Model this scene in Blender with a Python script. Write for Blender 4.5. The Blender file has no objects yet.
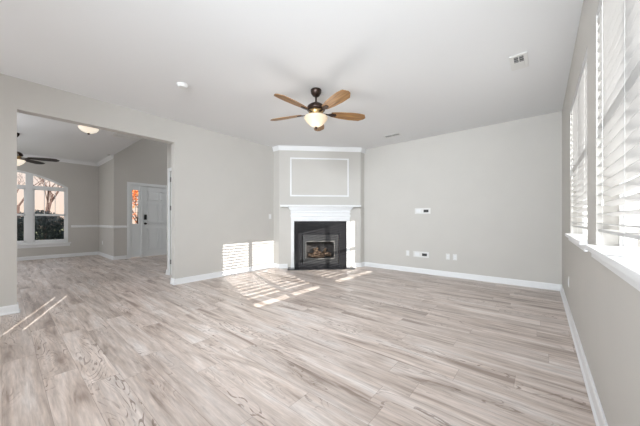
import bpy, bmesh, math, random
from mathutils import Vector, Matrix
random.seed(7)
scene = bpy.context.scene
col = scene.collection
PI = math.pi
# ------------------------------------------------------------------ camera
cam = bpy.data.cameras.new('camera')
cam.sensor_width = 36.0
cam.lens = 265.0 / 640.0 * 36.0
cam.shift_y = 7.0 / 640.0
cam.clip_start = 0.02
cam.clip_end = 500
camo = bpy.data.objects.new('camera', cam)
col.objects.link(camo)
camo.location = (0, 0, 1.09)
camo.rotation_euler = (PI / 2, 0, math.radians(39.8))
scene.camera = camo
# ------------------------------------------------------------------ light
scene.view_settings.view_transform = 'Standard'
scene.view_settings.look = 'None'
scene.view_settings.gamma = 1.0
scene.view_settings.use_curve_mapping = False
scene.view_settings.exposure = 0.1
SUN_STRENGTH = 13.0
SKY = 2.1
DOOR_FILL = 60.0
CEIL_FILL = 22.0
BOUNCE = 9.0
FILL = 66.0
FAN_LAMP = 5.0
DINING = 38.0
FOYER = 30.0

world = bpy.data.worlds.new('sky')
scene.world = world
world.use_nodes = True
wn = world.node_tree
wn.nodes.clear()
wo = wn.nodes.new('ShaderNodeOutputWorld')
wb = wn.nodes.new('ShaderNodeBackground')
tc = wn.nodes.new('ShaderNodeTexCoord')
sx = wn.nodes.new('ShaderNodeSeparateXYZ')
wn.links.new(tc.outputs['Generated'], sx.inputs[0])
# bright hazy sky on the sun's side (+X), dusky pink low over the street (-X)
mr = wn.nodes.new('ShaderNodeMapRange')
mr.inputs['From Min'].default_value = -0.75
mr.inputs['From Max'].default_value = -0.1
wn.links.new(sx.outputs['X'], mr.inputs['Value'])
rz = wn.nodes.new('ShaderNodeValToRGB')
rz.color_ramp.elements[0].position = 0.0
rz.color_ramp.elements[0].color = (0.46, 0.36, 0.29, 1)
rz.color_ramp.elements[1].position = 0.45
rz.color_ramp.elements[1].color = (0.36, 0.42, 0.50, 1)
wn.links.new(sx.outputs['Z'], rz.inputs[0])
mx = wn.nodes.new('ShaderNodeMix')
mx.data_type = 'RGBA'
wn.links.new(mr.outputs[0], mx.inputs['Factor'])
wn.links.new(rz.outputs[0], mx.inputs['A'])
mx.inputs['B'].default_value = (0.93, 0.97, 1.0, 1)
wn.links.new(mx.outputs['Result'], wb.inputs['Color'])
wb.inputs['Strength'].default_value = SKY
wn.links.new(wb.outputs[0], wo.inputs[0])

# low sun through the side windows: travels (-.942, .335) on plan, 16.9 degrees high
sun = bpy.data.lights.new('sun', 'SUN')
sun.energy = SUN_STRENGTH
sun.angle = math.radians(0.15)
sun.color = (1.0, 0.96, 0.90)
suno = bpy.data.objects.new('sun', sun)
col.objects.link(suno)
el = math.radians(16.9)
sd = Vector((-0.942 * math.cos(el), 0.335 * math.cos(el), -math.sin(el)))
suno.rotation_euler = sd.to_track_quat('-Z', 'Y').to_euler()
suno.location = (12, -5, 6)

def area(name, loc, d, sx_, sy_, power, color=(1, 1, 1), portal=False):
    l = bpy.data.lights.new(name, 'AREA')
    l.shape = 'RECTANGLE'
    l.size = sx_
    l.size_y = sy_
    l.energy = power
    l.color = color
    if portal:
        l.cycles.is_portal = True
    o = bpy.data.objects.new(name, l)
    o.location = loc
    o.rotation_euler = Vector(d).to_track_quat('-Z', 'Y').to_euler()
    col.objects.link(o)
    return o
# unseen fill lights added behind the camera: at the rear doors and overhead
area('rear_fill', (-2.3, -3.9, 1.15), (0, 1, 0.12), 3.4, 2.1, DOOR_FILL, (0.86, 0.935, 1.0))
area('overhead_fill', (-2.4, -1.9, 2.70), (0, 0, -1), 1.6, 1.2, CEIL_FILL, (1.0, 0.98, 0.95))
# two more added fills behind the camera, one tilted up, one aimed ahead
area('bounce_fill', (-0.45, -0.35, 0.75), (0.02, 0.88, 0.42), 0.6, 0.6, BOUNCE, (0.86, 0.935, 1.0)).data.spread = math.radians(95)
area('front_fill', (-0.35, -1.05, 2.30), (-0.45, 0.88, -0.13), 1.1, 0.8, FILL, (0.86, 0.935, 1.0)).data.spread = math.radians(95)

def lamp(name, loc, power, rad, color=(1, 1, 1)):
    l = bpy.data.lights.new(name, 'POINT')
    l.energy = power
    l.shadow_soft_size = rad
    l.color = color
    o = bpy.data.objects.new(name, l)
    o.location = loc
    col.objects.link(o)
    return o
lamp('fan_lamp', (-2.219, 2.583, 2.10), FAN_LAMP, 0.14, (1.0, 0.95, 0.9))
lamp('dining_fill_near', (-6.9, -0.9, 2.0), DINING, 0.3, (0.94, 0.97, 1.0))  # added dining fill, out of view and apart from the dome fixture
lamp('dining_fill_far', (-8.6, -1.2, 1.9), DINING, 0.3, (0.94, 0.97, 1.0))  # second added dining fill, out of view, apart from the fan
lamp('foyer_fill', (-7.2, 4.2, 3.4), FOYER, 0.25, (0.96, 0.98, 1.0))  # unseen point light added to brighten the foyer, no fixture there

# ------------------------------------------------------------------ materials
def srgb(r, g, b):
    def c(v):
        v /= 255.0
        return v / 12.92 if v <= 0.04045 else ((v + 0.055) / 1.055) ** 2.4
    return (c(r), c(g), c(b), 1)

def mat(name, color, rough=0.6, metal=0.0, noise=0.0, nscale=30.0, spec=0.5, bump=0.0):
    m = bpy.data.materials.new(name)
    m.use_nodes = True
    nt = m.node_tree
    b = nt.nodes['Principled BSDF']
    b.inputs['Base Color'].default_value = color
    b.inputs['Roughness'].default_value = rough
    b.inputs['Metallic'].default_value = metal
    b.inputs['Specular IOR Level'].default_value = spec
    if noise or bump:
        t = nt.nodes.new('ShaderNodeTexCoord')
        n = nt.nodes.new('ShaderNodeTexNoise')
        n.inputs['Scale'].default_value = nscale
        n.inputs['Detail'].default_value = 4
        nt.links.new(t.outputs['Object'], n.inputs['Vector'])
        if noise:
            r = nt.nodes.new('ShaderNodeValToRGB')
            r.color_ramp.elements[0].position = 0.3
            r.color_ramp.elements[1].position = 0.7
            r.color_ramp.elements[0].color = tuple(c * (1 - noise) for c in color[:3]) + (1,)
            r.color_ramp.elements[1].color = tuple(min(1, c * (1 + noise)) for c in color[:3]) + (1,)
            nt.links.new(n.outputs[0], r.inputs[0])
            nt.links.new(r.outputs[0], b.inputs['Base Color'])
        if bump:
            bp = nt.nodes.new('ShaderNodeBump')
            bp.inputs['Strength'].default_value = bump
            bp.inputs['Distance'].default_value = 0.002
            nt.links.new(n.outputs[0], bp.inputs['Height'])
            nt.links.new(bp.outputs[0], b.inputs['Normal'])
    return m

def glass_mat(name, tint=(1, 1, 1, 1), gloss=0.08):
    m = bpy.data.materials.new(name)
    m.use_nodes = True
    nt = m.node_tree
    nt.nodes.clear()
    o = nt.nodes.new('ShaderNodeOutputMaterial')
    t = nt.nodes.new('ShaderNodeBsdfTransparent')
    t.inputs[0].default_value = tint
    g = nt.nodes.new('ShaderNodeBsdfGlossy')
    g.inputs['Roughness'].default_value = 0.02
    x = nt.nodes.new('ShaderNodeMixShader')
    f = nt.nodes.new('ShaderNodeFresnel')
    f.inputs[0].default_value = 1.3
    gm = nt.nodes.new('ShaderNodeNewGeometry')
    iv = nt.nodes.new('ShaderNodeMath'); iv.operation = 'SUBTRACT'; iv.inputs[0].default_value = 1.0
    nt.links.new(gm.outputs['Backfacing'], iv.inputs[1])
    fm = nt.nodes.new('ShaderNodeMath'); fm.operation = 'MULTIPLY'
    nt.links.new(f.outputs[0], fm.inputs[0]); nt.links.new(iv.outputs[0], fm.inputs[1])
    nt.links.new(fm.outputs[0], x.inputs[0])
    nt.links.new(t.outputs[0], x.inputs[1])
    nt.links.new(g.outputs[0], x.inputs[2])
    nt.links.new(x.outputs[0], o.inputs[0])
    return m

def emis(name, color, strength):
    m = bpy.data.materials.new(name)
    m.use_nodes = True
    b = m.node_tree.nodes['Principled BSDF']
    b.inputs['Base Color'].default_value = (0.50, 0.42, 0.32, 1)
    b.inputs['Roughness'].default_value = 0.4
    b.inputs['Emission Color'].default_value = color
    b.inputs['Emission Strength'].default_value = strength
    return m

def slat_mat():
    m = bpy.data.materials.new('blind_white')
    m.use_nodes = True
    nt = m.node_tree
    b = nt.nodes['Principled BSDF']
    b.inputs['Base Color'].default_value = (0.62, 0.62, 0.62, 1)
    b.inputs['Roughness'].default_value = 0.45
    o = nt.nodes['Material Output']
    t = nt.nodes.new('ShaderNodeBsdfTranslucent')
    t.inputs[0].default_value = (0.9, 0.9, 0.88, 1)
    x = nt.nodes.new('ShaderNodeMixShader')
    x.inputs[0].default_value = 0.12
    nt.links.new(b.outputs[0], x.inputs[1])
    nt.links.new(t.outputs[0], x.inputs[2])
    nt.links.new(x.outputs[0], o.inputs[0])
    return m

def floor_mat():
    m = bpy.data.materials.new('wood_plank_floor')
    m.use_nodes = True
    nt = m.node_tree
    N = nt.nodes.new
    L = nt.links.new
    b = nt.nodes['Principled BSDF']
    t = N('ShaderNodeTexCoord')
    sp = N('ShaderNodeSeparateXYZ')
    L(t.outputs['Object'], sp.inputs[0])
    def mth(op, a, b_=None, c=None):
        n = N('ShaderNodeMath'); n.operation = op
        for i_, v in enumerate((a, b_, c)):
            if v is None: continue
            if isinstance(v, (int, float)): n.inputs[i_].default_value = v
            else: L(v, n.inputs[i_])
        return n.outputs[0]
    PW, PL = 0.178, 1.22
    ry = mth('DIVIDE', sp.outputs['Y'], PW)
    row = mth('FLOOR', ry)
    fy = mth('FRACT', ry)
    wr = N('ShaderNodeTexWhiteNoise'); wr.noise_dimensions = '1D'
    L(row, wr.inputs['W'])
    rx = mth('ADD', mth('DIVIDE', sp.outputs['X'], PL), wr.outputs['Value'])
    colm = mth('FLOOR', rx)
    fx = mth('FRACT', rx)
    cb = N('ShaderNodeCombineXYZ'); L(row, cb.inputs[0]); L(colm, cb.inputs[1])
    wp = N('ShaderNodeTexWhiteNoise'); wp.noise_dimensions = '3D'
    L(cb.outputs[0], wp.inputs['Vector'])
    # seams: a thin bevel line between boards
    ey = mth('MULTIPLY', mth('MINIMUM', fy, mth('SUBTRACT', 1.0, fy)), PW)
    ex = mth('MULTIPLY', mth('MINIMUM', fx, mth('SUBTRACT', 1.0, fx)), PL)
    seam = mth('LESS_THAN', mth('MINIMUM', ey, ex), 0.0012)
    sc = N('ShaderNodeVectorMath'); sc.operation = 'MULTIPLY'
    sc.inputs[1].default_value = (37.0, 91.0, 13.0)
    L(wp.outputs['Color'], sc.inputs[0])
    ad = N('ShaderNodeVectorMath'); ad.operation = 'ADD'
    L(t.outputs['Object'], ad.inputs[0]); L(sc.outputs[0], ad.inputs[1])
    def noise(v, det, rough=0.6, dist=0.0):
        s_ = N('ShaderNodeVectorMath'); s_.operation = 'MULTIPLY'
        s_.inputs[1].default_value = v
        L(ad.outputs[0], s_.inputs[0])
        n = N('ShaderNodeTexNoise'); n.inputs['Scale'].default_value = 1.0
        n.inputs['Detail'].default_value = det; n.inputs['Roughness'].default_value = rough
        n.inputs['Distortion'].default_value = dist
        L(s_.outputs[0], n.inputs['Vector'])
        return n.outputs[0]
    def ramp(f_, stops):
        r_ = N('ShaderNodeValToRGB')
        e_ = r_.color_ramp.elements
        e_[0].position, e_[0].color = stops[0]
        e_[1].position, e_[1].color = stops[-1]
        for p, c in stops[1:-1]:
            q = e_.new(p); q.color = c
        L(f_, r_.inputs[0])
        return r_.outputs[0]
    low = noise((1.1, 9.0, 1.0), 3, 0.6, 0.8)
    base = ramp(low, [(0.30, FL_DARK), (0.43, FL_MID), (0.55, FL_LIGHT), (0.70, FL_PALE)])
    fine = noise((4.0, 48.0, 1.0), 4, 0.7, 0.4)
    fr_ = N('ShaderNodeMapRange'); fr_.inputs['From Min'].default_value = 0.3; fr_.inputs['From Max'].default_value = 0.7
    fr_.inputs['To Min'].default_value = 0.72; fr_.inputs['To Max'].default_value = 1.14
    L(fine, fr_.inputs['Value'])
    a1 = N('ShaderNodeVectorMath'); a1.operation = 'SCALE'
    L(base, a1.inputs[0]); L(fr_.outputs[0], a1.inputs['Scale'])
    # cathedral grain: contour lines of a stretched field, in patches
    f2 = noise((1.6, 6.5, 1.0), 2, 0.45, 0.5)
    ring = mth('FRACT', mth('MULTIPLY', f2, 17.0))
    line = mth('LESS_THAN', mth('ABSOLUTE', mth('SUBTRACT', ring, 0.5)), 0.11)
    msk = ramp(noise((0.8, 4.0, 1.0), 2), [(0.50, (0, 0, 0, 1)), (0.62, (1, 1, 1, 1))])
    brk = ramp(noise((9.0, 50.0, 1.0), 2), [(0.40, (0, 0, 0, 1)), (0.55, (1, 1, 1, 1))])
    gr = mth('MULTIPLY', mth('MULTIPLY', mth('MULTIPLY', line, msk), brk), 0.75)
    x1 = N('ShaderNodeMix'); x1.data_type = 'RGBA'
    L(gr, x1.inputs['Factor']); L(a1.outputs[0], x1.inputs['A'])
    x1.inputs['B'].default_value = FL_GRAIN
    hs = N('ShaderNodeMapRange')
    hs.inputs['To Min'].default_value = 0.90; hs.inputs['To Max'].default_value = 1.08
    L(wp.outputs['Value'], hs.inputs['Value'])
    x2 = N('ShaderNodeVectorMath'); x2.operation = 'SCALE'
    L(x1.outputs['Result'], x2.inputs[0]); L(hs.outputs[0], x2.inputs['Scale'])
    x3 = N('ShaderNodeMix'); x3.data_type = 'RGBA'
    L(mth('MULTIPLY', seam, 0.55), x3.inputs['Factor']); L(x2.outputs[0], x3.inputs['A'])
    x3.inputs['B'].default_value = FL_GRAIN
    L(x3.outputs['Result'], b.inputs['Base Color'])
    rr = N('ShaderNodeMapRange')
    rr.inputs['To Min'].default_value = 0.30; rr.inputs['To Max'].default_value = 0.46
    L(fine, rr.inputs['Value'])
    L(rr.outputs[0], b.inputs['Roughness'])
    b.inputs['Specular IOR Level'].default_value = 0.5
    bp = N('ShaderNodeBump'); bp.inputs['Strength'].default_value = 0.12; bp.inputs['Distance'].default_value = 0.002
    L(fine, bp.inputs['Height']); L(bp.outputs[0], b.inputs['Normal'])
    return m

def wood_blade_mat():
    m = bpy.data.materials.new('fan_blade_wood')
    m.use_nodes = True
    nt = m.node_tree
    b = nt.nodes['Principled BSDF']
    t = nt.nodes.new('ShaderNodeTexCoord')
    mp = nt.nodes.new('ShaderNodeMapping')
    mp.inputs['Scale'].default_value = (3, 40, 10)
    n = nt.nodes.new('ShaderNodeTexNoise')
    n.inputs['Scale'].default_value = 1.0
    n.inputs['Detail'].default_value = 4
    r = nt.nodes.new('ShaderNodeValToRGB')
    r.color_ramp.elements[0].position = 0.3; r.color_ramp.elements[0].color = srgb(98, 66, 36)
    r.color_ramp.elements[1].position = 0.7; r.color_ramp.elements[1].color = srgb(172, 130, 80)
    nt.links.new(t.outputs['Object'], mp.inputs[0])
    nt.links.new(mp.outputs[0], n.inputs['Vector'])
    nt.links.new(n.outputs[0], r.inputs[0])
    nt.links.new(r.outputs[0], b.inputs['Base Color'])
    b.inputs['Roughness'].default_value = 0.45
    return m

FL_DARK = srgb(152, 135, 125)
FL_MID = srgb(198, 183, 173)
FL_LIGHT = srgb(214, 201, 193)
FL_PALE = srgb(225, 217, 212)
FL_GRAIN = srgb(118, 98, 86)
M = dict(
    wall=mat('warm_grey_paint', srgb(200, 197, 192), 0.75, noise=0.012, nscale=3, spec=0.25),
    ceil=mat('white_ceiling_paint', srgb(231, 232, 233), 0.85, spec=0.2),
    trim=mat('white_trim_paint', srgb(232, 233, 234), 0.4),
    doorp=mat('white_door_paint', srgb(232, 235, 236), 0.45),
    floor=floor_mat(),
    slat=slat_mat(),
    glass=glass_mat('clear_glass'),
    granite=mat('black_granite', (0.021, 0.021, 0.023, 1), 0.10, spec=0.3, noise=0.2, nscale=60),
    black=mat('black_metal', (0.02, 0.02, 0.021, 1), 0.35),
    firebrick=mat('firebox_lining', srgb(120, 112, 104), 0.8, noise=0.25, nscale=18),
    fglass=glass_mat('firebox_glass', (0.75, 0.76, 0.78, 1)),
    bronze=mat('dark_bronze', srgb(52, 38, 32), 0.35, metal=0.6),
    brass=mat('antique_brass', srgb(176, 146, 100), 0.35, metal=0.7),
    blade=wood_blade_mat(),
    dblade=mat('dark_walnut_blade', srgb(42, 32, 30), 0.4, noise=0.2, nscale=20),
    bowl=emis('frosted_bowl_glass', (1.0, 0.76, 0.48, 1), 0.30),
    bowl2=emis('lit_dome_glass', (1.0, 0.90, 0.76, 1), 0.75),
    plastic=mat('white_plastic', srgb(224, 224, 222), 0.35),
    dark=mat('dark_recess', srgb(60, 60, 60), 0.6),
    vent=mat('vent_grey', srgb(120, 120, 120), 0.6),
    steel=mat('brushed_nickel', srgb(112, 111, 108), 0.35, metal=0.9),
    log=mat('ceramic_log', srgb(150, 122, 96), 0.9, noise=0.45, nscale=22, bump=0.6),
    ember=mat('ember_rock', srgb(96, 84, 76), 0.95, noise=0.4, nscale=60),
    bark=mat('bark', srgb(74, 54, 48), 0.9, noise=0.3, nscale=12),
    leaf=mat('evergreen_leaf', srgb(34, 48, 50), 0.7, noise=0.35, nscale=4),
    autumn=mat('autumn_leaf', srgb(226, 128, 72), 0.7, noise=0.3, nscale=3),
    grass=mat('lawn', srgb(112, 116, 84), 0.95, noise=0.25, nscale=2),
    patio=mat('pale_concrete', srgb(150, 147, 140), 0.9, noise=0.08, nscale=3),
)

# ------------------------------------------------------------------ mesh helpers
def box(bm, x0, x1, y0, y1, z0, z1, bev=0.0):
    if x0 > x1: x0, x1 = x1, x0
    if y0 > y1: y0, y1 = y1, y0
    if z0 > z1: z0, z1 = z1, z0
    v = [bm.verts.new(p) for p in ((x0, y0, z0), (x1, y0, z0), (x1, y1, z0), (x0, y1, z0),
                                   (x0, y0, z1), (x1, y0, z1), (x1, y1, z1), (x0, y1, z1))]
    fs = [bm.faces.new([v[i] for i in f]) for f in
          ((3, 2, 1, 0), (4, 5, 6, 7), (0, 1, 5, 4), (1, 2, 6, 5), (2, 3, 7, 6), (3, 0, 4, 7))]
    if bev > 0:
        es = list({e for f in fs for e in f.edges})
        bmesh.ops.bevel(bm, geom=es, offset=bev, segments=2, affect='EDGES', profile=0.6)

def prism(bm, pts, vec):
    vec = Vector(vec)
    a = [bm.verts.new(p) for p in pts]
    b = [bm.verts.new(Vector(p) + vec) for p in pts]
    n = len(a)
    bm.faces.new(a[::-1])
    bm.faces.new(b)
    for i in range(n):
        bm.faces.new((a[i], a[(i + 1) % n], b[(i + 1) % n], b[i]))

def lathe(bm, prof, seg=32, c=(0, 0, 0)):
    rings = []
    for r, z in prof:
        if r < 1e-5:
            rings.append([bm.verts.new((c[0], c[1], c[2] + z))])
        else:
            rings.append([bm.verts.new((c[0] + r * math.cos(2 * PI * i / seg), c[1] + r * math.sin(2 * PI * i / seg), c[2] + z)) for i in range(seg)])
    for a, b in zip(rings, rings[1:]):
        for i in range(seg):
            j = (i + 1) % seg
            if len(a) == 1 and len(b) == 1: continue
            if len(a) == 1: bm.faces.new((a[0], b[i], b[j]))
            elif len(b) == 1: bm.faces.new((a[i], b[0], a[j]))
            else: bm.faces.new((a[i], b[i], b[j], a[j]))

def tube(bm, p, q, r0, r1=None, seg=10, cap=True):
    r1 = r0 if r1 is None else r1
    p, q = Vector(p), Vector(q)
    d = (q - p).normalized()
    u = d.orthogonal().normalized()
    w = d.cross(u)
    A = [bm.verts.new(p + (u * math.cos(2 * PI * i / seg) + w * math.sin(2 * PI * i / seg)) * r0) for i in range(seg)]
    B = [bm.verts.new(q + (u * math.cos(2 * PI * i / seg) + w * math.sin(2 * PI * i / seg)) * r1) for i in range(seg)]
    for i in range(seg):
        j = (i + 1) % seg
        bm.faces.new((A[i], A[j], B[j], B[i]))
    if cap:
        bm.faces.new(A[::-1]); bm.faces.new(B)

def obj(name, bm, m, parent=None, smooth=False, loc=None, rot=None):
    bmesh.ops.recalc_face_normals(bm, faces=bm.faces)
    me = bpy.data.meshes.new(name)
    bm.to_mesh(me); bm.free()
    if smooth:
        for p in me.polygons: p.use_smooth = True
    me.materials.append(m)
    o = bpy.data.objects.new(name, me)
    col.objects.link(o)
    if parent: o.parent = parent
    if loc: o.location = loc
    if rot: o.rotation_euler = rot
    return o

def BM(): return bmesh.new()

def tag(o, label=None, cat=None, group=None, kind=None):
    if label: o['label'] = label
    if cat: o['category'] = cat
    if group: o['group'] = group
    if kind: o['kind'] = kind
    return o

def empty(name, loc, rz=0.0):
    o = bpy.data.objects.new(name, None)
    o.empty_display_size = 0.1
    o.location = loc
    o.rotation_euler = (0, 0, rz)
    col.objects.link(o)
    return o

def struct(name, bm, m, parent=None, label=None, cat=None, **k):
    o = obj(name, bm, m, parent, **k)
    if not parent: tag(o, label, cat, kind='structure')
    return o

def wall_cells(bm, axis, t0, t1, a0, a1, z0, z1, holes):
    """wall slab at axis-range t0..t1, spanning a0..a1 with holes (a,b,za,zb)"""
    cs = sorted({a0, a1} | {h[0] for h in holes} | {h[1] for h in holes})
    cs = [c for c in cs if a0 <= c <= a1]
    for a, b in zip(cs, cs[1:]):
        mid = (a + b) / 2
        hh = sorted([(h[2], h[3]) for h in holes if h[0] <= mid <= h[1]])
        z = z0
        segs = []
        for za, zb in hh:
            if za > z: segs.append((z, za))
            z = max(z, zb)
        if z < z1: segs.append((z, z1))
        for s, e in segs:
            if axis == 'x': box(bm, t0, t1, a, b, s, e)
            else: box(bm, a, b, t0, t1, s, e)

# ------------------------------------------------------------------ dimensions
H = 2.76
LX, RX, BY, RY = -4.73, 0.25, 5.5, -4.0
TW = 0.14
OP0, OP1, OPZ = 0.113, 1.862, 2.395
DX, DH = -10.70, 2.86          # dining room window wall, dining ceiling
JY, FX = 1.95, -8.95           # jog wall, foyer door wall
FC = 4.6
W = {1: (2.62, 3.97), 2: (0.88, 2.24)}
WZ0, WZ1 = 0.92, 2.31

# ------------------------------------------------------------------ room shell
bm = BM(); box(bm, -10.9, 0.45, -4.2, 6.2, -0.12, 0.0)
struct('floor', bm, M['floor'], label='greige wood plank floor running through living and dining room', cat='floor')
bm = BM(); box(bm, LX - TW, RX + 0.16, RY - 0.14, BY + 0.14, H, H + 0.12)
struct('ceiling', bm, M['ceil'], label='flat white living room ceiling', cat='ceiling')
bm = BM(); box(bm, DX - 0.14, LX - TW, -3.0, JY, DH, DH + 0.12)
struct('ceiling_dining', bm, M['ceil'], label='white dining room ceiling beyond the wide opening', cat='ceiling')
bm = BM(); box(bm, FX - 0.14, LX - TW, JY - 0.0, 6.2, FC, FC + 0.12)
struct('ceiling_foyer', bm, M['ceil'], label='high white foyer ceiling above the front door', cat='ceiling')

bm = BM(); wall_cells(bm, 'x', LX - TW, LX, RY - 0.14, BY + 0.14, 0, H, [(OP0, OP1, 0, OPZ)])
struct('wall_left', bm, M['wall'], label='long grey left wall with the wide cased opening', cat='wall')
bm = BM(); box(bm, LX, RX, BY, BY + 0.14, 0, H)
struct('wall_back', bm, M['wall'], label='plain grey back wall right of the fireplace', cat='wall')
S3 = (-1.58, -1.34)
bm = BM(); wall_cells(bm, 'x', RX, RX + 0.16, RY - 0.14, BY + 0.14, 0, H,
                      [(W[1][0], W[1][1], WZ0, WZ1), (W[2][0], W[2][1], WZ0, WZ1), (S3[0], S3[1], 1.35, 1.85)])
struct('wall_right', bm, M['wall'], label='grey right wall holding the two blinded windows', cat='wall')
bm = BM(); wall_cells(bm, 'y', RY - 0.14, RY, LX, RX, 0, H, [(-4.1, -0.5, 0.0, 2.3)])
struct('wall_rear', bm, M['wall'], label='grey wall behind the viewer with wide glazed doors', cat='wall')

# chimney breast across the far left corner, with short returns to both walls
CA, CB = (-4.534, 4.006), (-3.214, 5.326)
bm = BM()
prism(bm, [(LX, CA[1], 0), (CA[0], CA[1], 0), (CB[0], CB[1], 0), (CB[0], BY, 0), (LX, BY, 0)], (0, 0, H))
# firebox recess is cut out of the breast below
struct_ch = None
chim_bm = bm

# dining room and foyer walls
AC, AHW, AZ0, AR = -0.05, 1.30, 2.05, 2.31       # arch centre, half width, spring height, radius
ATOP = 2.45
def arch_z(y, extra=0.0):
    R = AR + extra
    return ATOP + extra - R + math.sqrt(max(R * R - (y - AC) ** 2, 0)) if abs(y - AC) < R else 0
bm = BM()
wall_cells(bm, 'x', DX - 0.14, DX, -3.0, JY, 0, DH, [(AC - AHW, AC + AHW, 0.43, ATOP)])
n = 24
for i in range(n):
    ya = AC - AHW + 2 * AHW * i / n; yb = AC - AHW + 2 * AHW * (i + 1) / n
    za, zb = arch_z(ya), arch_z(yb)
    prism(bm, [(DX - 0.14, ya, za), (DX - 0.14, yb, zb), (DX - 0.14, yb, ATOP + 1e-4), (DX - 0.14, ya, ATOP + 1e-4)], (0.14, 0, 0))
struct('wall_dining_front', bm, M['wall'], label='grey dining wall around the arched window', cat='wall')
bm = BM(); box(bm, DX, FX - 0.14, JY, JY + 0.14, 0, DH)
struct('wall_dining_side', bm, M['wall'], label='short grey wall jogging out between dining window and front door', cat='wall')
bm = BM(); wall_cells(bm, 'x', FX - 0.14, FX, JY, 6.2, 0, FC, [(2.32, 3.56, 0, 2.10)])
box(bm, FX - 0.14, FX, JY - 0.12, JY, DH, FC)
struct('wall_foyer', bm, M['wall'], label='tall grey foyer wall holding the front door', cat='wall')
bm = BM(); box(bm, FX, LX - TW, JY - 0.12, JY, DH + 0.12, FC)
struct('wall_foyer_upper', bm, M['wall'], label='upper foyer wall over the dining ceiling edge', cat='wall')
bm = BM(); box(bm, DX, LX - TW, -3.14, -3.0, 0, DH)
struct('wall_dining_end', bm, M['wall'], label='far left end wall of the dining room', cat='wall')
bm = BM(); box(bm, LX - TW, LX, JY, 6.2, H, FC); box(bm, FX, LX, 6.2, 6.34, 0, FC)
box(bm, LX-TW, LX, BY+0.14, 6.2, 0, H)
struct('wall_foyer_back', bm, M['wall'], label='far end wall of the foyer', cat='wall')
bm = BM(); wall_cells(bm, 'y', 2.12, 2.24, -5.76, LX - TW, 0, FC, [(-5.62, -4.95, 0, 2.05)])
box(bm, -5.76, -5.64, 2.24, 6.2, 0, FC)
struct('wall_closet', bm, M['wall'], label='narrow pale wall beside the coat closet behind the opening edge', cat='wall')

# ------------------------------------------------------------------ fireplace corner
E1 = Vector((0.7071, 0.7071, 0)); E2 = Vector((0.7071, -0.7071, 0))   # along the face, out of the face
FC0 = Vector((-3.874, 4.666, 0))
def fmat():
    # local x = along the face (left to right), local y = INTO the breast, local z = up
    return Matrix(((E1.x, -E2.x, 0, FC0.x), (E1.y, -E2.y, 0, FC0.y), (0, 0, 1, 0), (0, 0, 0, 1)))
chim_bm.free()
bm = BM()
hw = 0.9334
# breast around the firebox opening, in local coordinates
ox0, ox1, oz0, oz1, od = -0.42, 0.42, 0.10, 0.74, 0.42
wall_cells(bm, 'y', 0.0, 0.10, -hw, hw, 0, H, [(ox0, ox1, oz0, oz1)])
for v in bm.verts: v.co = fmat() @ v.co
prism(bm, [(LX, CA[1], 0), (CA[0], CA[1], 0), (CA[0] - 0.06, CA[1] + 0.06 + 0.03, 0), (LX, CA[1] + 0.09, 0)], (0, 0, H))
prism(bm, [(CB[0], BY, 0), (CB[0], CB[1], 0), (CB[0] - 0.09, CB[1] + 0.0, 0), (CB[0] - 0.09, BY, 0)], (0, 0, H))
struct('wall_chimney', bm, M['wall'], label='grey angled chimney breast across the corner', cat='wall')

fp = empty('fireplace', FC0, math.radians(45))
tag(fp, 'corner gas fireplace with white mantel and black granite surround', 'fireplace')
# local y negative = towards the room
bm = BM()
box(bm, -0.905, 0.905, -0.17, -0.001, 1.385, 1.425, 0.004)
obj('mantel_shelf', bm, M['trim'], fp)
bm = BM()
for k, (zz0, zz1, dd, ww) in enumerate([(1.355, 1.3845, 0.11, 0.735), (1.33, 1.355, 0.085, 0.715), (1.305, 1.33, 0.065, 0.695)]):
    box(bm, -ww, ww, -dd, -0.001, zz0, zz1, 0.003)
obj('bed_moulding', bm, M['trim'], fp)
bm = BM()
box(bm, -0.67, 0.67, -0.045, -0.001, 1.065, 1.305)
box(bm, -0.685, 0.685, -0.070, -0.045, 1.255, 1.283, 0.003)
box(bm, -0.685, 0.685, -0.070, -0.045, 1.165, 1.205, 0.003)
box(bm, -0.67, 0.67, -0.055, -0.045, 1.095, 1.15, 0.003)
obj('frieze', bm, M['trim'], fp)
for s in (-1, 1):
    bm = BM()
    a, b = sorted((s * 0.60, s * 0.67))
    box(bm, a, b, -0.045, -0.001, 0.021, 1.0645)
    box(bm, a + 0.015, b - 0.015, -0.055, -0.045, 0.13, 1.03, 0.003)
    box(bm, a - 0.004, b + 0.004, -0.06, -0.045, 0.021, 0.11, 0.003)
    obj('pilaster', bm, M['trim'], fp)
bm = BM()
wall_cells(bm, 'y', -0.02, -0.001, -0.5995, 0.5995, 0.021, 1.064, [(ox0, ox1, oz0, oz1)])
obj('granite_surround', bm, M['granite'], fp)
bm = BM(); box(bm, -0.74, 0.74, -0.27, 0.0, 0.001, 0.02, 0.003)
obj('hearth_slab', bm, M['granite'], fp)
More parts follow.
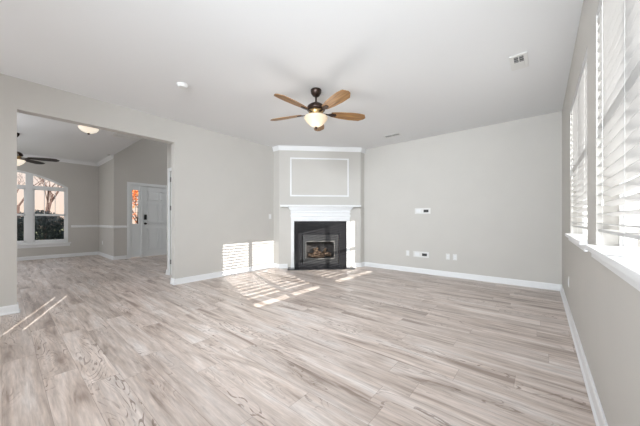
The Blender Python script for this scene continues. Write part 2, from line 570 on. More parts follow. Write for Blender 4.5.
# firebox insert: metal face, lining, glass, louvres, logs
bm = BM()
wall_cells(bm, 'y', -0.04, -0.0205, -0.405, 0.405, 0.095, 0.75, [(-0.33, 0.31, 0.215, 0.60)])
box(bm, -0.385, 0.385, -0.065, -0.04, 0.635, 0.66, 0.004)
for k in range(3):
    box(bm, -0.36, 0.36, -0.05, -0.04, 0.112 + k * 0.026, 0.124 + k * 0.026)
    box(bm, -0.36, 0.36, -0.05, -0.04, 0.672 + k * 0.024, 0.683 + k * 0.024)
obj('insert_face', bm, M['black'], fp)
bm = BM()
for (a, b_, c, d) in ((-0.345, -0.325, 0.20, 0.615), (0.305, 0.325, 0.20, 0.615), (-0.345, 0.325, 0.595, 0.615), (-0.345, 0.325, 0.20, 0.22)):
    box(bm, a, b_, -0.05, -0.0405, c, d, 0.002)
obj('glass_frame', bm, M['steel'], fp)
bm = BM(); box(bm, -0.3295, 0.3095, -0.030, -0.027, 0.2155, 0.5995)
obj('glass_pane', bm, M['fglass'], fp)
bm = BM()
box(bm, -0.37, 0.37, 0.34, 0.36, 0.14, 0.70)
box(bm, -0.39, -0.37, -0.019, 0.36, 0.14, 0.70)
box(bm, 0.37, 0.39, -0.019, 0.36, 0.14, 0.70)
box(bm, -0.39, 0.39, -0.019, 0.36, 0.70, 0.715)
box(bm, -0.39, 0.39, -0.019, 0.36, 0.14, 0.16)
obj('firebox_liner', bm, M['firebrick'], fp)
def log_bm(p, q, r):
    b = BM()
    p, q = Vector(p), Vector(q)
    nseg = 7
    d = (q - p)
    u = d.orthogonal().normalized(); w = d.normalized().cross(u)
    rings = []
    for i in range(nseg + 1):
        t = i / nseg
        rr = r * (0.9 + 0.25 * random.random())
        c = p + d * t + Vector((0, random.uniform(-.006, .006), random.uniform(-.008, .008)))
        rings.append([b.verts.new(c + (u * math.cos(a) + w * math.sin(a)) * rr * random.uniform(.9, 1.1)) for a in [2 * PI * k / 9 for k in range(9)]])
    for A, B in zip(rings, rings[1:]):
        for i in range(9):
            b.faces.new((A[i], A[(i + 1) % 9], B[(i + 1) % 9], B[i]))
    b.faces.new(rings[0][::-1]); b.faces.new(rings[-1])
    return b
for p, q, r in (((-0.27, 0.20, 0.27), (0.27, 0.21, 0.275), 0.045), ((-0.22, 0.10, 0.25), (0.10, 0.09, 0.245), 0.036),
                ((-0.16, 0.06, 0.27), (-0.06, 0.22, 0.42), 0.032), ((0.04, 0.07, 0.26), (0.14, 0.22, 0.40), 0.03), ((0.02, 0.16, 0.33), (-0.15, 0.18, 0.40), 0.026)):
    obj('gas_log', log_bm(p, q, r), M['log'], fp, smooth=True)
bm = BM()
for k in range(3): box(bm, -0.26, 0.24, 0.06 + k * 0.09, 0.075 + k * 0.09, 0.195, 0.208)
for k in range(6): box(bm, -0.25 + k * 0.095, -0.24 + k * 0.095, 0.05, 0.26, 0.161, 0.195)
obj('log_grate', bm, M['black'], fp)

# mouldings on the breast
bm = BM()
px0, px1, pz0, pz1 = -0.69, 0.655, 1.625, 2.505
fw = 0.032
for (a, b_, c, d) in ((px0, px1, pz1 - fw, pz1), (px0, px1, pz0, pz0 + fw), (px0, px0 + fw, pz0 + fw, pz1 - fw), (px1 - fw, px1, pz0 + fw, pz1 - fw)):
    box(bm, a, b_, -0.018, -0.0, c, d, 0.004)
for v in bm.verts: v.co = fmat() @ v.co
struct('trim_1', bm, M['trim'], label='white rectangular picture frame moulding above the mantel', cat='trim')

def sweep(bm, path, prof, closed=False):
    """profile points (d, z): d = distance out from the wall (to the LEFT of travel), mitred along the path"""
    P = [Vector((p[0], p[1], 0)) for p in path]
    rings = []
    for i, p in enumerate(P):
        if i == 0: d0 = d1 = (P[1] - P[0]).normalized()
        elif i == len(P) - 1: d0 = d1 = (P[-1] - P[-2]).normalized()
        else: d0 = (P[i] - P[i - 1]).normalized(); d1 = (P[i + 1] - P[i]).normalized()
        n0 = Vector((-d0.y, d0.x, 0)); n1 = Vector((-d1.y, d1.x, 0))
        m = (n0 + n1).normalized()
        m = m / max(0.3, m.dot(n0))
        rings.append([bm.verts.new((p.x + m.x * d, p.y + m.y * d, z)) for d, z in prof])
    k = len(prof)
    for A, B in zip(rings, rings[1:]):
        for i in range(k):
            bm.faces.new((A[i], A[(i + 1) % k], B[(i + 1) % k], B[i]))
    bm.faces.new(rings[0][::-1]); bm.faces.new(rings[-1])

BASE = [(0.0005, 0.001), (0.0255, 0.001), (0.0255, 0.012), (0.016, 0.022), (0.014, 0.085), (0.008, 0.10), (0.0005, 0.10)]
def crownprof(zt, s=0.085, w=None):
    w = w or s
    return [(0.0005, zt - s), (0.012, zt - s), (0.016, zt - s * 0.8), (w * 0.75, zt - s * 0.22), (w * 0.9, zt - 0.014), (w * 0.95, zt - 0.001), (0.0005, zt - 0.001)]
# crown along the breast (travel right to left so the room lies to the left)
bm = BM(); sweep(bm, [(CB[0], BY), CB, CA, (LX, CA[1])], crownprof(H, 0.095, 0.05))
struct('trim_2', bm, M['trim'], label='white crown moulding along the top of the chimney breast', cat='crown moulding')
def fpt(s, d=0.0):
    v = FC0 + E1 * s + E2 * d
    return (v.x, v.y)
# baseboards: counter-clockwise travel keeps the room on the left
bm = BM(); sweep(bm, [(RX, RY), (RX, BY), (CB[0], BY), CB, fpt(0.745)], BASE)
struct('baseboard_right', bm, M['trim'], label='white baseboard along the window wall and back wall', cat='baseboard')
bm = BM(); sweep(bm, [fpt(-0.745), CA, (LX, CA[1]), (LX, OP1), (LX - TW, OP1)], BASE)
struct('baseboard_left', bm, M['trim'], label='white baseboard between the opening and the fireplace', cat='baseboard')
bm = BM(); sweep(bm, [(LX - TW, OP0), (LX, OP0), (LX, RY)], BASE)
struct('baseboard_near', bm, M['trim'], label='white baseboard on the wall left of the opening', cat='baseboard')
# dining / foyer: room on the left going counter-clockwise
bm = BM(); sweep(bm, [(FX, 2.245), (FX, JY), (DX, JY), (DX, -3.0)], BASE)
struct('baseboard_dining', bm, M['trim'], label='white baseboard around the dining room and foyer', cat='baseboard')
bm = BM(); sweep(bm, [(-5.695, 2.12), (-5.76, 2.12), (-5.76, 6.2)], BASE)
struct('baseboard_closet', bm, M['trim'], label='short white baseboard on the pale closet wall', cat='baseboard')
bm = BM(); sweep(bm, [(FX, JY), (DX, JY), (DX, -3.0)], crownprof(DH, 0.085, 0.07))
struct('trim_3', bm, M['trim'], label='white crown moulding around the dining ceiling', cat='crown moulding')
CR = [(0.0005, 0.865), (0.012, 0.865), (0.022, 0.885), (0.022, 0.915), (0.012, 0.93), (0.0005, 0.935)]
bm = BM(); sweep(bm, [(FX, 2.245), (FX, JY), (DX, JY), (DX, AC + AHW + 0.06)], CR)
struct('trim_4', bm, M['trim'], label='white chair rail around the dining room walls', cat='chair rail')

# ------------------------------------------------------------------ side windows
def side_window(i, y0, y1, z0, z1, parts=2):
    fr = BM()
    xg0, xg1 = RX + 0.09, RX + 0.15
    f = 0.022
    box(fr, xg0, xg1, y0, y1, z1 - f, z1); box(fr, xg0, xg1, y0, y1, z0, z0 + f)
    box(fr, xg0, xg1, y0, y0 + f, z0 + f, z1 - f); box(fr, xg0, xg1, y1 - f, y1, z0 + f, z1 - f)
    w = obj('window_%d' % i, fr, M['trim'])
    tag(w, {1: 'far white twin sash window nearest the back wall', 2: 'near white twin sash window right of the viewer',
            3: 'narrow side window behind the viewer'}[i], 'window', kind='structure')
    zm = (z0 + z1) / 2
    ym = (y0 + y1) / 2
    mu = BM()
    box(mu, xg0 + 0.002, xg1 - 0.002, ym - 0.025, ym + 0.025, z0 + f, z1 - f)
    obj('mullion', mu, M['trim'], w)
    for a, b in ((y0 + f, ym - 0.025), (ym + 0.025, y1 - f)):
        s = BM()
        if i != 3:
            box(s, xg0 + 0.01, xg1 - 0.01, a, b, zm - 0.02, zm + 0.02)
        box(s, xg0 + 0.015, xg1 - 0.015, a, a + 0.02, z0 + f, z1 - f)
        box(s, xg0 + 0.015, xg1 - 0.015, b - 0.02, b, z0 + f, z1 - f)
        sh = obj('sash', s, M['trim'], w)
        g = BM(); box(g, xg0 + 0.028, xg0 + 0.032, a + 0.02, b - 0.02, z0 + f, z1 - f)
        obj('pane', g, M['glass'], sh)
    if i != 3:
        st = BM(); box(st, RX - 0.0005, RX + 0.089, y0 + 0.0005, y1 - 0.0005, z0 + 0.0005, z0 + 0.022)
        box(st, RX - 0.045, RX - 0.0005, y0 - 0.045, y1 + 0.045, z0 - 0.006, z0 + 0.022, 0.004)
        box(st, RX - 0.016, RX - 0.0005, y0 - 0.03, y1 + 0.03, z0 - 0.05, z0 - 0.006)
        obj('window_sill', st, M['trim'], w)
    return w
side_window(1, *W[1], WZ0, WZ1)
side_window(2, *W[2], WZ0, WZ1)
side_window(3, S3[0], S3[1], 1.35, 1.85)

def blind(y0, y1, label):
    root = empty('window_blind', (RX + 0.034, (y0 + y1) / 2, WZ0 + 0.023))
    tag(root, label, 'blind', 'horizontal slat blinds in the window recesses')
    wd = (y1 - y0) - 0.008
    zt = WZ1 - 0.001 - (WZ0 + 0.023)
    b = BM(); box(b, -0.030, 0.030, -wd / 2, wd / 2, zt - 0.045, zt, 0.003)
    obj('head_rail', b, M['slat'], root)
    b = BM(); box(b, -0.0335, -0.0305, -wd / 2, wd / 2, zt - 0.07, zt - 0.001, 0.002)
    obj('valance', b, M['slat'], root)
    b = BM()
    pitch = 0.056
    nsl = int((zt - 0.08) / pitch)
    tilt = math.radians(BLIND_TILT)
    for k in range(nsl):
        zc = zt - 0.07 - k * pitch
        hw_ = 0.0300
        c, s = math.cos(tilt), math.sin(tilt)
        pts = []
        for (u, v) in ((-hw_, -0.0014), (0, 0.0006), (hw_, -0.0014), (hw_, 0.0014), (0, 0.0034), (-hw_, 0.0014)):
            pts.append((u * c - v * s, -wd / 2, zc + u * s + v * c))
        prism(b, pts, (0, wd, 0))
    zb = zt - 0.07 - (nsl - 1) * pitch - 0.03
    obj('slats', b, M['slat'], root)
    b = BM(); box(b, -0.025, 0.025, -wd / 2, wd / 2, max(0.001, zb - 0.012), max(0.013, zb + 0.004), 0.003)
    obj('bottom_rail', b, M['slat'], root)
    for t in (-0.36, 0.0, 0.36):
        b = BM()
        for xx in (-0.0315, 0.0315):
            tube(b, (xx, t * wd, 0.01), (xx, t * wd, zt - 0.04), 0.0006, seg=5)
        obj('ladder_cord', b, M['plastic'], root)
    b = BM(); tube(b, (-0.038, wd / 2 - 0.06, zt - 0.05), (-0.038, wd / 2 - 0.06, zt - 0.75), 0.0025, seg=6)
    obj('tilt_wand', b, M['plastic'], root)
    for t in (0.33,):
        b = BM(); tube(b, (-0.037, t * wd, zt - 0.06), (-0.037, t * wd, 0.35 - 0.1 * (t > .3)), 0.0012, seg=5)
        lathe(b, [(0.0, 0), (0.006, 0.002), (0.004, 0.03), (0, 0.032)], 8, (-0.037, t * wd, 0.32 - 0.1 * (t > .3)))
        obj('pull_cord', b, M['plastic'], root)
    return root
BLIND_TILT = -12.0
blind(*W[1], 'white slat blind in the far window, nearest the back wall')
blind(*W[2], 'white slat blind in the near window at the right edge')

# rear glazed doors (behind the viewer)
bm = BM()
for (a, b_, c, d) in ((-4.1, -0.5, 2.24, 2.3), (-4.1, -0.5, 0, 0.05), (-4.1, -4.04, 0.05, 2.24), (-0.56, -0.5, 0.05, 2.24), (-2.94, -2.86, 0.05, 2.24), (-1.74, -1.66, 0.05, 2.24)):
    box(bm, a, b_, RY - 0.12, RY - 0.04, c, d)
dr = struct('door_3', bm, M['trim'], label='wide glazed patio doors behind the viewer', cat='door')
bm = BM(); box(bm, -4.04, -0.56, RY - 0.09, RY - 0.085, 0.05, 2.24)
obj('door_glass', bm, M['glass'], dr)

# ------------------------------------------------------------------ dining room arched window
ax0, ax1 = DX - 0.10, DX - 0.03
f = 0.05
Y0, Y1 = AC - AHW, AC + AHW
bm = BM()
box(bm, ax0, ax1, Y0, Y1, 0.43, 0.43 + f)
def arch_strip(bm, xa, xb, off0, off1, nn=28, ya=Y0, yb=Y1):
    pa = []
    for i in range(nn + 1):
        y = ya + (yb - ya) * i / nn
        z = arch_z(y)
        # normal towards the circle centre
        cz = ATOP - AR
        d = Vector((0, y - AC, z - cz)).normalized()
        pa.append((Vector((0, y, z)) - d * off0, Vector((0, y, z)) - d * off1))
    for (p0, q0), (p1, q1) in zip(pa, pa[1:]):
        prism(bm, [(xa, p0.y, p0.z), (xa, p1.y, p1.z), (xa, q1.y, q1.z), (xa, q0.y, q0.z)], (xb - xa, 0, 0))
arch_strip(bm, ax0, ax1, 0.0, f)
box(bm, ax0, ax1, Y0, Y0 + f, 0.43 + f, arch_z(Y0)); box(bm, ax0, ax1, Y1 - f, Y1, 0.43 + f, arch_z(Y1))
wd = obj('window_4', bm, M['trim'])
tag(wd, 'white arched triple window at the far end of the dining room', 'window', kind='structure')
bm = BM()
M1, M2 = 0.41, 0.55     # right mullion
TZ0, TZ1 = 1.955, 2.035
ML = (2 * AC - M2, 2 * AC - M1)
for a, b_ in ((M1, M2), ML):
    box(bm, ax0 + 0.003, ax1 + 0.01, a, b_, 0.43 + f, arch_z((a + b_) / 2) - 0.03)
obj('mullion', bm, M['trim'], wd)
bm = BM(); box(bm, ax0 + 0.004, ax1 + 0.006, Y0 + f, Y1 - f, TZ0, TZ1)
obj('transom_bar', bm, M['trim'], wd)
for a, b_ in ((M2, Y1 - f), (ML[1], M1), (Y0 + f, ML[0])):
    s = BM()
    zb_ = 0.48
    fr_ = 0.03
    xa, xb = ax0 + 0.01, ax1 - 0.01
    box(s, xa, xb, a, b_, 1.205, 1.26)
    box(s, xa, xb, a, b_, zb_, zb_ + fr_ + 0.02); box(s, xa, xb, a, b_, TZ0 - fr_, TZ0)
    box(s, xa, xb, a, a + fr_, zb_, TZ0); box(s, xa, xb, b_ - fr_, b_, zb_, TZ0)
    sh = obj('sash', s, M['trim'], wd)
    nc = 3
    mt = BM()
    for k in range(1, nc):
        yy = a + (b_ - a) * k / nc
        box(mt, xa + 0.02, xa + 0.03, yy - 0.006, yy + 0.006, 1.26, TZ0 - fr_)
        box(mt, xa + 0.02, xa + 0.03, yy - 0.006, yy + 0.006, TZ1, arch_z(yy) - f)
    obj('muntins', mt, M['trim'], sh)
    g = BM(); box(g, xa + 0.0235, xa + 0.0265, a + fr_, b_ - fr_, zb_ + fr_, TZ0 - fr_)
    obj('pane', g, M['glass'], sh)
g = BM()
prism(g, [(ax0 + 0.034, Y0 + f, TZ1)] + [(ax0 + 0.034, Y0 + f + (Y1 - Y0 - 2 * f) * i / 20, arch_z(Y0 + f + (Y1 - Y0 - 2 * f) * i / 20) - f) for i in range(21)] + [(ax0 + 0.034, Y1 - f, TZ1)], (0.003, 0, 0))
obj('arched_pane', g, M['glass'], wd)
bm = BM(); box(bm, DX - 0.03, DX + 0.05, Y0 - 0.06, Y1 + 0.06, 0.40, 0.4295, 0.004); box(bm, DX + 0.0005, DX + 0.016, Y0 - 0.04, Y1 + 0.04, 0.33, 0.40)
obj('window_sill', bm, M['trim'], wd)

# ------------------------------------------------------------------ front door with sidelight
bm = BM()
fy0, fy1 = 2.32, 3.56
xw = FX
c_ = 0.065
box(bm, xw + 0.0005, xw + 0.018, fy0 - c_, fy0, 0, 2.165); box(bm, xw + 0.0005, xw + 0.018, fy1, fy1 + c_, 0, 2.165)
box(bm, xw + 0.0005, xw + 0.018, fy0, fy1, 2.10, 2.165)
box(bm, xw - 0.13, xw + 0.0, fy0, fy0 + 0.025, 0, 2.10); box(bm, xw - 0.13, xw, fy1 - 0.025, fy1, 0, 2.10); box(bm, xw - 0.13, xw, fy0 + 0.025, fy1 - 0.025, 2.075, 2.10)
box(bm, xw - 0.13, xw + 0.004, 2.60, 2.64, 0, 2.075)
dfr = obj('door_1', bm, M['doorp'])
tag(dfr, 'white six panel front door with a narrow glass sidelight', 'door', kind='structure')
# sidelight
bm = BM()
wall_cells(bm, 'x', xw - 0.075, xw - 0.03, fy0 + 0.025, 2.60, 0.02, 2.075, [(2.39, 2.545, 0.98, 1.95)])
box(bm, xw - 0.03, xw - 0.02, 2.385, 2.55, 0.30, 0.80, 0.004)
sl = obj('sidelight', bm, M['doorp'], dfr)
bm = BM(); box(bm, xw - 0.055, xw - 0.050, 2.39, 2.545, 0.98, 1.95)
obj('sidelight_pane', bm, M['glass'], sl)
bm = BM()
for zz in (1.14, 1.30, 1.46, 1.62, 1.78):
    box(bm, xw - 0.048, xw - 0.042, 2.39, 2.545, zz - 0.005, zz + 0.005)
box(bm, xw - 0.048, xw - 0.042, 2.463, 2.471, 0.98, 1.95)
obj('lead_strips', bm, M['vent'], sl)
bm = BM()
d0, d1 = 2.642, fy1 - 0.027
box(bm, xw - 0.075, xw - 0.03, d0, d1, 0.012, 2.073)
wdr = d1 - d0
for (a, b_) in ((0.13, 0.455), (0.545, 0.87)):
    for (za, zb) in ((0.20, 0.84), (0.98, 1.58), (1.68, 1.95)):
        ya, yb = d0 + wdr * a, d0 + wdr * b_
        for (p, q, r, s) in ((ya, yb, zb - 0.02, zb), (ya, yb, za, za + 0.02), (ya, ya + 0.02, za, zb), (yb - 0.02, yb, za, zb)):
            box(bm, xw - 0.03, xw - 0.012, p, q, r, s)
        box(bm, xw - 0.03, xw - 0.021, ya + 0.05, yb - 0.05, za + 0.05, zb - 0.05, 0.004)
dl = obj('door_leaf', bm, M['doorp'], dfr)
bm = BM(); box(bm, xw - 0.03, xw - 0.002, d0 + 0.035, d0 + 0.10, 1.10, 1.25, 0.008)
obj('keypad_lock', bm, M['black'], dl)
bm = BM()
for yy in (d0 + 0.067,):
    tube(bm, (xw - 0.03, yy, 0.985), (xw - 0.02, yy, 0.985), 0.032, seg=20)
    tube(bm, (xw - 0.02, yy, 0.985), (xw + 0.012, yy, 0.985), 0.010, seg=12)
    tube(bm, (xw + 0.012, yy, 0.985), (xw + 0.035, yy, 0.985), 0.027, seg=20)
obj('door_knob', bm, M['black'], dl)
# coat closet door seen edge-on behind the opening
bm = BM()
box(bm, -5.69, -5.62, 2.102, 2.1195, 0, 2.11); box(bm, -4.95, -4.89, 2.102, 2.1195, 0, 2.11); box(bm, -5.62, -4.95, 2.102, 2.1195, 2.05, 2.11)
cd = obj('door_2', bm, M['trim'])
tag(cd, 'white closet door seen edge-on just behind the opening', 'door', kind='structure')
bm = BM(); box(bm, -5.615, -4.955, 2.14, 2.175, 0.012, 2.045)
cl = obj('door_leaf', bm, M['doorp'], cd)
for zz in (0.22, 1.28, 1.84):
    bm = BM(); tube(bm, (-5.605, 2.128, zz), (-5.605, 2.128, zz + 0.09), 0.010, seg=10)
    obj('door_hinge', bm, M['steel'], cl)

# ------------------------------------------------------------------ ceiling fans
def blade_bm(r0=0.20, r1=0.68):
    b = BM()
    outline = [(r0, -0.044), (r0 + 0.12, -0.066), (r0 + 0.26, -0.079), (r0 + 0.36, -0.079), (r1 - 0.035, -0.066), (r1, -0.006),
               (r1 - 0.012, 0.030), (r1 - 0.075, 0.076), (r0 + 0.26, 0.079), (r0 + 0.12, 0.066), (r0, 0.044)]
    prism(b, [(x, y, -0.003) for x, y in outline], (0, 0, 0.006))
    return b
def fan(loc, angles, blade_m, label, bowl_m, drop):
    root = empty('ceiling_fan', loc)
    tag(root, label, 'ceiling fan')
    b = BM(); lathe(b, [(0, 0), (0.068, 0), (0.070, -0.012), (0.064, -0.045), (0.042, -0.078), (0.020, -0.088), (0, -0.088)], 28)
    obj('canopy', b, M['bronze'], root, smooth=True)
    b = BM(); tube(b, (0, 0, -0.08), (0, 0, -drop), 0.012, seg=14)
    obj('down_rod', b, M['bronze'], root, smooth=True)
    z = -drop
    b = BM(); lathe(b, [(0, z + 0.012), (0.03, z + 0.010), (0.035, z - 0.004), (0.075, z - 0.014), (0.108, z - 0.038), (0.120, z - 0.068), (0.116, z - 0.088), (0.10, z - 0.096), (0, z - 0.096)], 36)
    obj('motor_housing', b, M['bronze'], root, smooth=True)
    b = BM(); lathe(b, [(0, z - 0.0965), (0.095, z - 0.097), (0.092, z - 0.12), (0.080, z - 0.150), (0.085, z - 0.158), (0, z - 0.160)], 32)
    obj('lower_housing', b, M['brass'], root, smooth=True)
    zb = z - 0.125
    for a in angles:
        a = math.radians(a)
        rot = Matrix.Rotation(a, 4, 'Z') @ Matrix.Rotation(math.radians(-13), 4, 'X')
        bl = obj('fan_blade', blade_bm(), blade_m, root)
        bl.location = (0, 0, zb)
        bl.rotation_euler = rot.to_euler()
        i = BM()
        prism(i, [(0.075, -0.014, -0.011), (0.16, -0.012, -0.011), (0.205, -0.032, -0.0105), (0.262, -0.022, -0.0105), (0.275, 0, -0.0105), (0.262, 0.022, -0.0105), (0.205, 0.032, -0.0105), (0.16, 0.012, -0.011), (0.075, 0.014, -0.011)], (0, 0, 0.0072))
        obj('blade_iron', i, M['bronze'], bl)
    zz = z - 0.160
    b = BM(); lathe(b, [(0, zz), (0.09, zz - 0.001), (0.10, zz - 0.014), (0, zz - 0.015)], 32)
    obj('light_fitter', b, M['bronze'], root, smooth=True)
    b = BM(); lathe(b, [(0, zz - 0.016), (0.146, zz - 0.017), (0.152, zz - 0.026), (0.142, zz - 0.050), (0.115, zz - 0.085), (0.078, zz - 0.118), (0.035, zz - 0.140), (0, zz - 0.143)], 40)
    obj('light_bowl', b, bowl_m, root, smooth=True)
    b = BM(); lathe(b, [(0, zz - 0.1435), (0.016, zz - 0.144), (0.018, zz - 0.156), (0.010, zz - 0.168), (0.004, zz - 0.180), (0, zz - 0.181)], 16)
    obj('finial', b, M['bronze'], root, smooth=True)
    return root
# camera-frame angle -> world: lateral axis is R at 39.8 degrees
CR0 = 39.8
fan((-2.219, 2.583, H), [CR0 + a for a in (86, 14, -58, -130, 158)], M['blade'],
    'bronze ceiling fan with five light wooden blades and lit bowl', M['bowl'], 0.172)
fan((-8.2, 0.165, DH), [CR0 + a for a in (28, -44, -116, 172, 100)], M['dblade'],
    'dark bladed ceiling fan in the dining room beyond the opening', M['bowl2'], 0.37)

# ------------------------------------------------------------------ ceiling fittings
dm = empty('ceiling_light', (-6.60, 1.055, DH))
tag(dm, 'white domed flush ceiling light in the dining room', 'ceiling light')
b = BM(); lathe(b, [(0, 0), (0.165, 0), (0.17, -0.012), (0.165, -0.022), (0, -0.022)], 36)
obj('mounting_pan', b, M['plastic'], dm, smooth=True)
b = BM(); lathe(b, [(0, -0.0225), (0.150, -0.023), (0.147, -0.040), (0.115, -0.080), (0.06, -0.110), (0, -0.120)], 36)
obj('glass_dome', b, M['bowl2'], dm, smooth=True)
b = BM(); lathe(b, [(0, -0.1205), (0.018, -0.121), (0.02, -0.134), (0.008, -0.150), (0, -0.151)], 16)
obj('finial', b, M['bronze'], dm, smooth=True)

sm = empty('smoke_detector', (-3.40, 1.43, H))
tag(sm, 'round white smoke detector on the living room ceiling', 'smoke detector')
b = BM(); lathe(b, [(0, 0), (0.066, 0), (0.068, -0.008), (0.064, -0.014), (0, -0.014)], 32)
obj('base_plate', b, M['plastic'], sm, smooth=False)
b = BM(); lathe(b, [(0, -0.0142), (0.058, -0.0145), (0.056, -0.030), (0.046, -0.038), (0, -0.040)], 32)
obj('cover', b, M['plastic'], sm, smooth=False)

def register(loc, rz, lx, ly, label, louvre_m, nl=7, frame=0.03, flip=1):
    r = empty('ceiling_vent', loc, rz)
    tag(r, label, 'air vent')
    b = BM()
    hx, hy = lx / 2, ly / 2
    for (a, b2, c, d) in ((-hx, hx, hy - frame, hy), (-hx, hx, -hy, -hy + frame), (-hx, -hx + frame, -hy + frame, hy - frame), (hx - frame, hx, -hy + frame, hy - frame)):
        box(b, a, b2, c, d, -0.010, -0.0005, 0.002)
    obj('frame', b, M['plastic'], r)
    b = BM(); box(b, -hx + frame, hx - frame, -hy + frame, hy - frame, -0.002, -0.0006)
    obj('duct_opening', b, louvre_m, r)
    b = BM()
    for k in range(nl):
        y = -hy + frame + (ly - 2 * frame) * (k + 0.5) / nl
        prism(b, [(-hx + frame, y + 0.006 * flip, -0.003), (-hx + frame, y - 0.004 * flip, -0.010), (-hx + frame, y - 0.005 * flip, -0.009), (-hx + frame, y + 0.005 * flip, -0.002)], (lx - 2 * frame, 0, 0))
    box(b, -0.004, 0.004, -hy + frame, hy - frame, -0.011, -0.004)
    obj('louvres', b, M['plastic'], r)
    return r
rv = register((-0.175, 3.485, H), 0, 0.15, 0.32, 'white square ceiling vent near the right windows', M['vent'], 6, 0.035)
register((-2.25, 4.92, H), 0, 0.33, 0.13, 'slim ceiling vent near the back wall by the fireplace', M['dark'], 3, 0.02)
register((-6.70, 1.70, DH), 0, 0.48, 0.46, 'large white return grille in the dining ceiling', M['plastic'], 14, 0.03, -1)

b = BM(); box(b, -0.04, 0.04, -0.01, 0.125, -0.0125, -0.0112)
obj('louvre_cover', b, M['plastic'], rv)  # added pale plate so the far louvres look lighter than the near ones

# ------------------------------------------------------------------ wall plates
def outlet(x, y, z, rz, label, switch=False, group='electrical outlets'):
    """local: plate faces -Y before rotation"""
    r = empty('light_switch' if switch else 'wall_outlet', (x, y, z), rz)
    tag(r, label, 'light switch' if switch else 'outlet', None if switch else group)
    b = BM(); box(b, -0.035, 0.035, -0.006, -0.0005, -0.057, 0.057, 0.002)
    obj('cover_plate', b, M['plastic'], r)
    if switch:
        b = BM(); box(b, -0.014, 0.014, -0.011, -0.006, -0.03, 0.03, 0.002)
        obj('rocker', b, M['trim'], r)
    else:
        for s in (-0.02, 0.02):
            b = BM(); box(b, -0.017, 0.017, -0.009, -0.006, s - 0.014, s + 0.014, 0.002)
            so = obj('socket', b, M['trim'], r)
    return r
outlet(-2.165, BY, 0.39, 0, 'white outlet left of the lower media plate on back wall')
outlet(-1.375, BY, 0.385, 0, 'left one of the paired white outlets low on back wall')
outlet(-1.250, BY, 0.385, 0, 'right one of the paired white outlets low on back wall')
outlet(RX, 4.18, 0.38, -PI / 2, 'white outlet low on the window wall below the far window')
outlet(-10.2, JY, 0.40, 0, 'small white outlet on the dining jog wall')
outlet(LX, 3.90, 1.17, PI / 2, 'white light switch on the left wall beside the fireplace', True)

def media_plate(x, z, label):
    r = empty('media_plate', (x, BY, z))
    tag(r, label, 'wall plate', 'recessed media plates on the back wall')
    b = BM()
    hx, hz = 0.155, 0.058
    wall_cells(b, 'y', -0.010, -0.0005, -hx, hx, -hz, hz, [(0.02, 0.12, -0.03, 0.025)])
    obj('cover_plate', b, M['plastic'], r)
    b = BM(); box(b, 0.0205, 0.1195, -0.004, -0.0006, -0.0295, 0.0245)
    obj('cable_recess', b, M['dark'], r)
    b = BM(); box(b, -0.125, -0.035, -0.013, -0.0101, -0.035, 0.035, 0.002)
    so = obj('socket', b, M['trim'], r)
media_plate(-1.855, 1.275, 'upper white media plate with dark cable opening, halfway up the back wall')
media_plate(-1.885, 0.385, 'lower white media plate with dark cable opening, just above the baseboard')

# ------------------------------------------------------------------ outdoors
bm = BM(); box(bm, -70, -10.95, -60, 60, -0.5, -0.35)
o = struct('ground_street', bm, M['grass'], label='lawn in front of the house', cat='ground')
bm = BM(); box(bm, 0.46, 60, -60, 60, -0.5, -0.35)
o = struct('ground_side', bm, M['patio'], label='pale ground beside the house', cat='ground')

def leaves(bm, c, rx, ry, rz_, n_, s):
    for i in range(n_):
        while True:
            p = Vector((random.uniform(-1, 1), random.uniform(-1, 1), random.uniform(-1, 1)))
            if p.length <= 1 and p.length > 0.45: break
        p = Vector((c[0] + p.x * rx, c[1] + p.y * ry, c[2] + p.z * rz_))
        u = Vector((random.gauss(0, 1), random.gauss(0, 1), random.gauss(0, 1))).normalized() * s
        w = u.orthogonal().normalized() * s * 0.5
        bm.faces.new([bm.verts.new(q) for q in (p - u, p + w, p + u, p - w)])

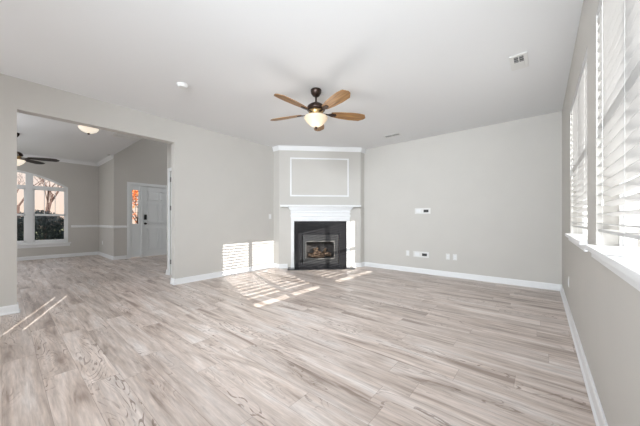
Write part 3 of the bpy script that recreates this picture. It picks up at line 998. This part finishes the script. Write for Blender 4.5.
def shrub(loc, sx_, sy_, sz_, label):
    r = empty('evergreen_shrub', loc)
    tag(r, label, 'shrub', 'evergreen shrubs below the dining window')
    b = BM(); leaves(b, (0, 0, sz_), sx_, sy_, sz_, 7500, 0.045)
    obj('foliage', b, M['leaf'], r)
    b = BM()
    for k in range(4):
        a = k * PI / 2 + 0.4
        tube(b, (0, 0, 0), (0.25 * sx_ * math.cos(a), 0.25 * sy_ * math.sin(a), sz_), 0.025, 0.01, 6)
    obj('stem', b, M['bark'], r)
for (x, y, a, b2, c, lab) in ((-13.2, -0.95, 0.75, 0.88, 0.95, 'dark evergreen shrub outside, left under the dining window'),
                        (-13.4, 0.8, 0.75, 0.85, 0.90, 'dark evergreen shrub outside, centred in the dining window'),
                        (-13.1, 2.5, 0.75, 0.8, 0.93, 'dark evergreen shrub outside, right under the dining window')):
    shrub((x, y, -0.35), a, b2, c, lab)

def tree(loc, h, label, seed, autumn=False):
    random.seed(seed)
    r = empty('bare_tree' if not autumn else 'autumn_tree', loc)
    tag(r, label, 'tree')
    b = BM()
    tips = []
    def br(p, d, l, rad, lev):
        q = p + d * l
        tube(b, p, q, rad, rad * 0.65, 7 if lev < 2 else 4, cap=lev == 0)
        tips.append(q)
        if lev >= 6: return
        for k in range(3 if lev < 4 else 2):
            ax = Vector((random.gauss(0, 1), random.gauss(0, 1), random.gauss(0, .6))).normalized()
            nd = (d + ax * 0.75 + Vector((0, 0, 0.12))).normalized()
            br(p + d * l * random.uniform(0.55, 1.0), nd, l * random.uniform(0.6, 0.8), rad * 0.5, lev + 1)
    br(Vector((0, 0, 0)), Vector((random.uniform(-.06, .06), random.uniform(-.06, .06), 1)).normalized(), h * 0.32, h * 0.015, 0)
    obj('trunk', b, M['bark'], r)
    if autumn:
        b = BM()
        for t in tips[::5]:
            leaves(b, t, 0.4, 0.4, 0.35, 26, 0.08)
        obj('foliage', b, M['autumn'], r)
    return r
tree((-19, 1.35, -0.35), 6.5, 'bare tree outside behind the shrubs, centre of the dining window', 8)
tree((-26, 0.6, -0.35), 7.5, 'taller bare tree outside, farther back across the lawn', 5)
tree((-27, -4.8, -0.35), 7.5, 'bare tree outside, at the left side of the dining window', 11)
tree((-17.5, 4.9, -0.35), 5.0, 'orange leaved tree outside, seen through the door sidelight', 21, True)
